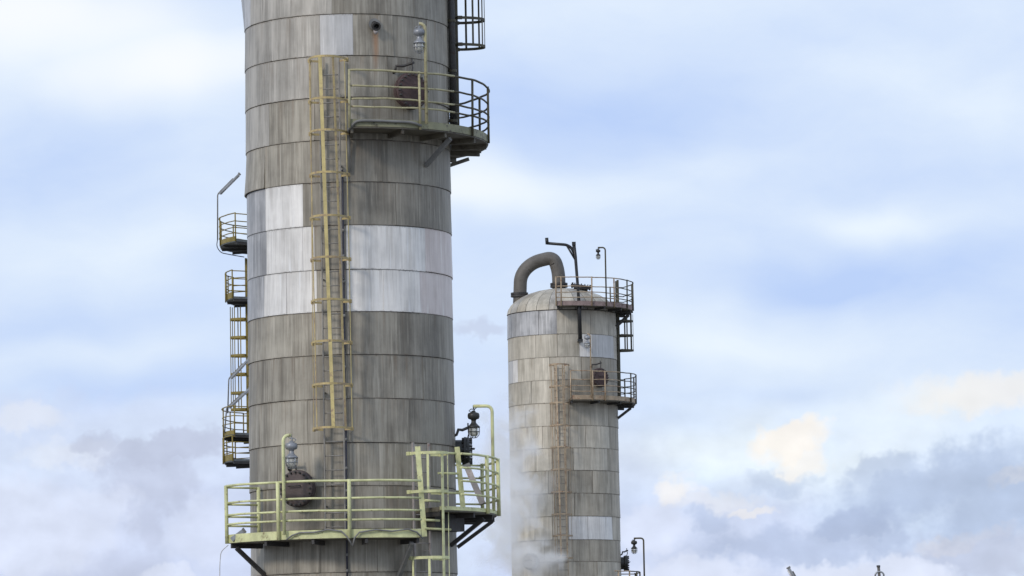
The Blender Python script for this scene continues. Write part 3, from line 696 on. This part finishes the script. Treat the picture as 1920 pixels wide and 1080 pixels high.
def tube_lamp(label, foot, knee, tip, mat, T_y, wire=None, name='tube_lamp', post_r=.03, wid=.13):
    root = thing(name, label, 'lamp', tuple(foot), 'slanted tube lamps')
    MB().tube(bend([foot, knee, knee.lerp(tip, .25)], 5, .3), post_r, 8).build('post', 'conduit', root)
    d = (tip - knee).normalized(); up = Vector((0, 1, 0)).cross(d).normalized()
    if up.z < 0: up = -up
    a = knee + d * .06 - up * .05; b = tip - d * .02 - up * .05
    MB().bar(a, b, wid * 1.3, wid * .55, up).build('housing', 'galvanised', root)
    MB().tube([a + d * .03 - up * wid * .42, b - d * .03 - up * wid * .42], wid * .22, 10).build('tube', 'white_metal', root)
    MB().bar(a.lerp(b, .1) + up * wid * .45, a.lerp(b, .75) + up * wid * .45, wid * .5, wid * .3, up).build('ballast', 'conduit', root)
    MB().bar(b + d * .001, b + d * .07, wid * 1.35, wid * .9, up).build('end_cap', 'conduit', root)
    return root
Yc = TC.y
tube_lamp('slanted tube lamp on a tall post over the topmost left platform', at(408, 450, Yc), at(408, 364, Yc), at(447, 325, Yc), 'conduit', Yc)
tube_lamp('upper of two slanted tube lamps across the left-hand caged ladder', at(427, 775, Yc - .9), at(429, 710, Yc - .9), at(464, 672, Yc - .9), 'conduit', Yc)
tube_lamp('lower of two slanted tube lamps beside the left-hand caged ladder', at(421, 812, Yc - 1.1), at(425, 765, Yc - 1.1), at(466, 727, Yc - 1.1), 'conduit', Yc)
Yd = 160
tube_lamp('slanted lamp head just above the bottom edge, right of the columns', Vector((at(1500, 1080, Yd).x, Yd, 0)), at(1498, 1094, Yd), at(1481, 1064, Yd), 'conduit', Yd, wid=.16)
p = at(1649, 1080, Yd)
vp = thing('vent_pipe', 'thin upright vent pipe with a hoop guard, bottom edge at right', 'pipe', (p.x, Yd, 0))
zt = at(1647, 1060, Yd).z
MB().tube([(p.x, Yd, 0), (p.x, Yd, zt - .5), (p.x - .03, Yd, zt)], .055, 12).build('pipe', 'pipe_grey', vp)
MB().lathe([(.07, 0), (.07, .07), (.0, .07)], (p.x - .03, Yd, zt - .07), n=12).build('cap', 'dark_steel', vp)
zl = at(1649, 1073, Yd).z
MB().tube([(p.x - .16, Yd, zl - 1.2), (p.x - .16, Yd, zl - .15)] + [(p.x - .16 * math.cos(R_(q)), Yd - .05, zl - .12 + .14 * math.sin(R_(q))) for q in range(10, 180, 20)] + [(p.x + .16, Yd, zl - .15), (p.x + .16, Yd, zl - 1.2)], .035, 8).build('hoop_guard', 'galvanised', vp)
MB().bar((p.x, Yd, zl - .9), (p.x, Yd, zl - .2), .22, .10, (0, 1, 0)).build('backing_plate', 'white_metal', vp)

# ------------------------------------------------------------------ davit crane on the domed column
q = [at(1088, 640, TB.y - 2.75), at(1086, 575, TB.y - 2.75), at(1084, 545, TB.y - 2.75), at(1079, 482, TB.y - 2.75), at(1076, 459, TB.y - 2.75)]
dv = thing('davit_crane', 'black davit crane arm on a mast above the beige column', 'crane', tuple(q[0]))
MB().tube(q, [.085, .08, .06, .065, .075], 10).build('mast', 'black_paint', dv)
MB().bar(q[-1] - Vector((0, 0, .02)), q[-1] + Vector((0, 0, .12)), .16, .16, (0, 1, 0)).build('mast_head', 'black_paint', dv)
e = [at(1078, 478, TB.y - 2.75), at(1071, 464, TB.y - 2.75), at(1062, 459, TB.y - 2.75), at(1025, 456, TB.y - 2.75)]
MB().tube(bend(e, 4, .4), .062, 8).build('arm', 'black_paint', dv)
MB().tube([at(1063, 461, TB.y - 2.75), at(1079, 488, TB.y - 2.75)], .042, 8).build('brace', 'black_paint', dv)
MB().tube([at(1026, 458, TB.y - 2.75), at(1025, 446, TB.y - 2.75)], .075, 8).build('arm_end', 'black_paint', dv)
mb = MB(); 
mb.bar(q[0] + Vector((0, -.1, .04)), q[0] + Vector((0, .48, .04)), .22, .10); mb.build('foot_bracket', 'black_paint', dv)
mb = MB(); mb.bar(q[1] + Vector((0, 0, -.2)), q[1] + Vector((0, .45, -.2)), .18, .12); mb.build('guide_bracket', 'dark_steel', dv)

# ------------------------------------------------------------------ conduits and cables on the near column
def conduit(label, pts, r, mat, name='conduit_pipe', cat='pipe'):
    o = thing(name, label, cat, tuple(pts[0])); MB().tube(pts, r, 8).build('pipe_run', mat, o)
    mb = MB(); n = 0
    for i in range(len(pts) - 1):
        a, b = Vector(pts[i]), Vector(pts[i + 1])
        if (b - a).length > 1.0:
            for t in (.2, .5, .8): d = (b - a).normalized(); MB().tube([a.lerp(b, t) - d * .03, a.lerp(b, t) + d * .03], r * 1.5, 8).build('clip', 'conduit', o)
    return o
r1 = TA.R + .06
conduit('thin dark blue cable running down beside the long yellow ladder', [on_pt(TA, x, y, r1) for x, y in ((642, 318), (643, 400), (645, 560), (647, 720), (649, 850), (650, 990), (651, 1090))], .022, 'navy_cable', 'cable', 'cable')
r2 = RP + .07
conduit('grey conduit bent round the left end of the upper platform', bend([on_pt(TA, 655, 322, TA.R + .08), on_pt(TA, 654, 250, TA.R + .12), on_pt(TA, 653, 243, r2 - .1), on_pt(TA, 668, 226, r2), on_pt(TA, 700, 226, r2), on_pt(TA, 772, 229, r2), on_pt(TA, 790, 236, r2)], 4, .4), .03, 'conduit')
conduit('loose grey cable looped along the toe board of the lowest front platform', [on_pt(TA, x, y, RP + .06) for x, y in ((537, 1012), (548, 1004), (562, 999), (590, 998), (615, 993), (640, 996), (652, 1008), (660, 1022))], .018, 'conduit', 'cable', 'cable')
conduit('second loose cable sagging right of the middle post of the front platform', [on_pt(TA, x, y, RP + .06) for x, y in ((661, 1024), (665, 1008), (674, 998), (705, 993), (735, 996), (765, 992), (782, 998), (793, 1010))], .018, 'conduit', 'cable', 'cable')
conduit('pale thin wire hanging from the left end of the front platform', bend([at(428, 1022, 91), at(414, 1034, 91), at(412, 1060, 91), at(412, 1120, 91)], 4, .4), .010, 'white_metal', 'wire', 'wire')
conduit('dark cable looping under the topmost left platform from the slanted lamp', bend([at(408, 448, Yc), at(406, 462, Yc), at(414, 474, Yc), at(440, 479, Yc), at(458, 482, Yc)], 4, .4), .02, 'navy_cable', 'cable', 'cable')
# small tube lamp lying behind the railing at left
b0 = at(434, 1012, 90.2); b1 = at(456, 996, 90.2)
o = thing('floodlight', 'small grey floodlight behind the left end of the front railing', 'lamp', tuple(b0))
MB().bar(b0, b1, .09, .09).build('housing', 'galvanised', o)
d = (b1 - b0).normalized(); MB().bar(b1 + d * .002, b1 + d * .05, .11, .11).build('end_cap', 'conduit', o)

# ------------------------------------------------------------------ steam drifting past the beige column
def steam(name, label, cpt, size, dens, seed, sc=.55, thr=.44):
    bpy_me = MB(); n, mrows = 20, 12
    prof = [(math.sin(math.pi * i / mrows), -math.cos(math.pi * i / mrows)) for i in range(mrows + 1)]
    bpy_me.lathe(prof, (0, 0, 0), n=n)
    m = bpy.data.materials.new(name); m.use_nodes = True; t = m.node_tree; t.nodes.clear(); k = G(t)
    out = k.n('ShaderNodeOutputMaterial'); pv = k.n('ShaderNodeVolumePrincipled'); k.put(out.inputs['Volume'], pv.outputs[0])
    tc = k.n('ShaderNodeTexCoord'); ob = tc.outputs['Object']
    wp = k.v('MULTIPLY', ob, tuple(size)); wp = k.v('ADD', wp, (seed * 7.1, 0, seed * 3.3))
    nz = k.noise(wp, sc, 4, .55, dist=.6)
    rad = k.v('LENGTH', ob)
    den = k.m('MULTIPLY', k.ramp(k.m('ADD', nz, k.m('MULTIPLY', k.ramp(rad, 1.0, .2), .30)), thr + .13, thr + .38), k.ramp(rad, 1.0, .55))
    k.put(pv.inputs['Density'], k.m('MULTIPLY', den, dens))
    pv.inputs['Color'].default_value = c4(1, 1, 1); pv.inputs['Anisotropy'].default_value = 0.
    MATS[name] = m
    o = bpy_me.build(name, name); o.location = cpt; o.scale = size
    o['kind'] = 'stuff'; o['label'] = label; o['category'] = 'steam'
    return o
steam('steam', 'white steam drifting up past the left side of the beige column', at(955, 920, TB.y - 4.4), (2.3, 1.6, 6.0), 1.5, 3, .95, .475)
steam('steam', 'thin steam trailing across the foot of the beige column', at(1000, 1050, TB.y - 4.4), (2.2, 1.0, 1.6), 1.5, 2, 1.0, .47)
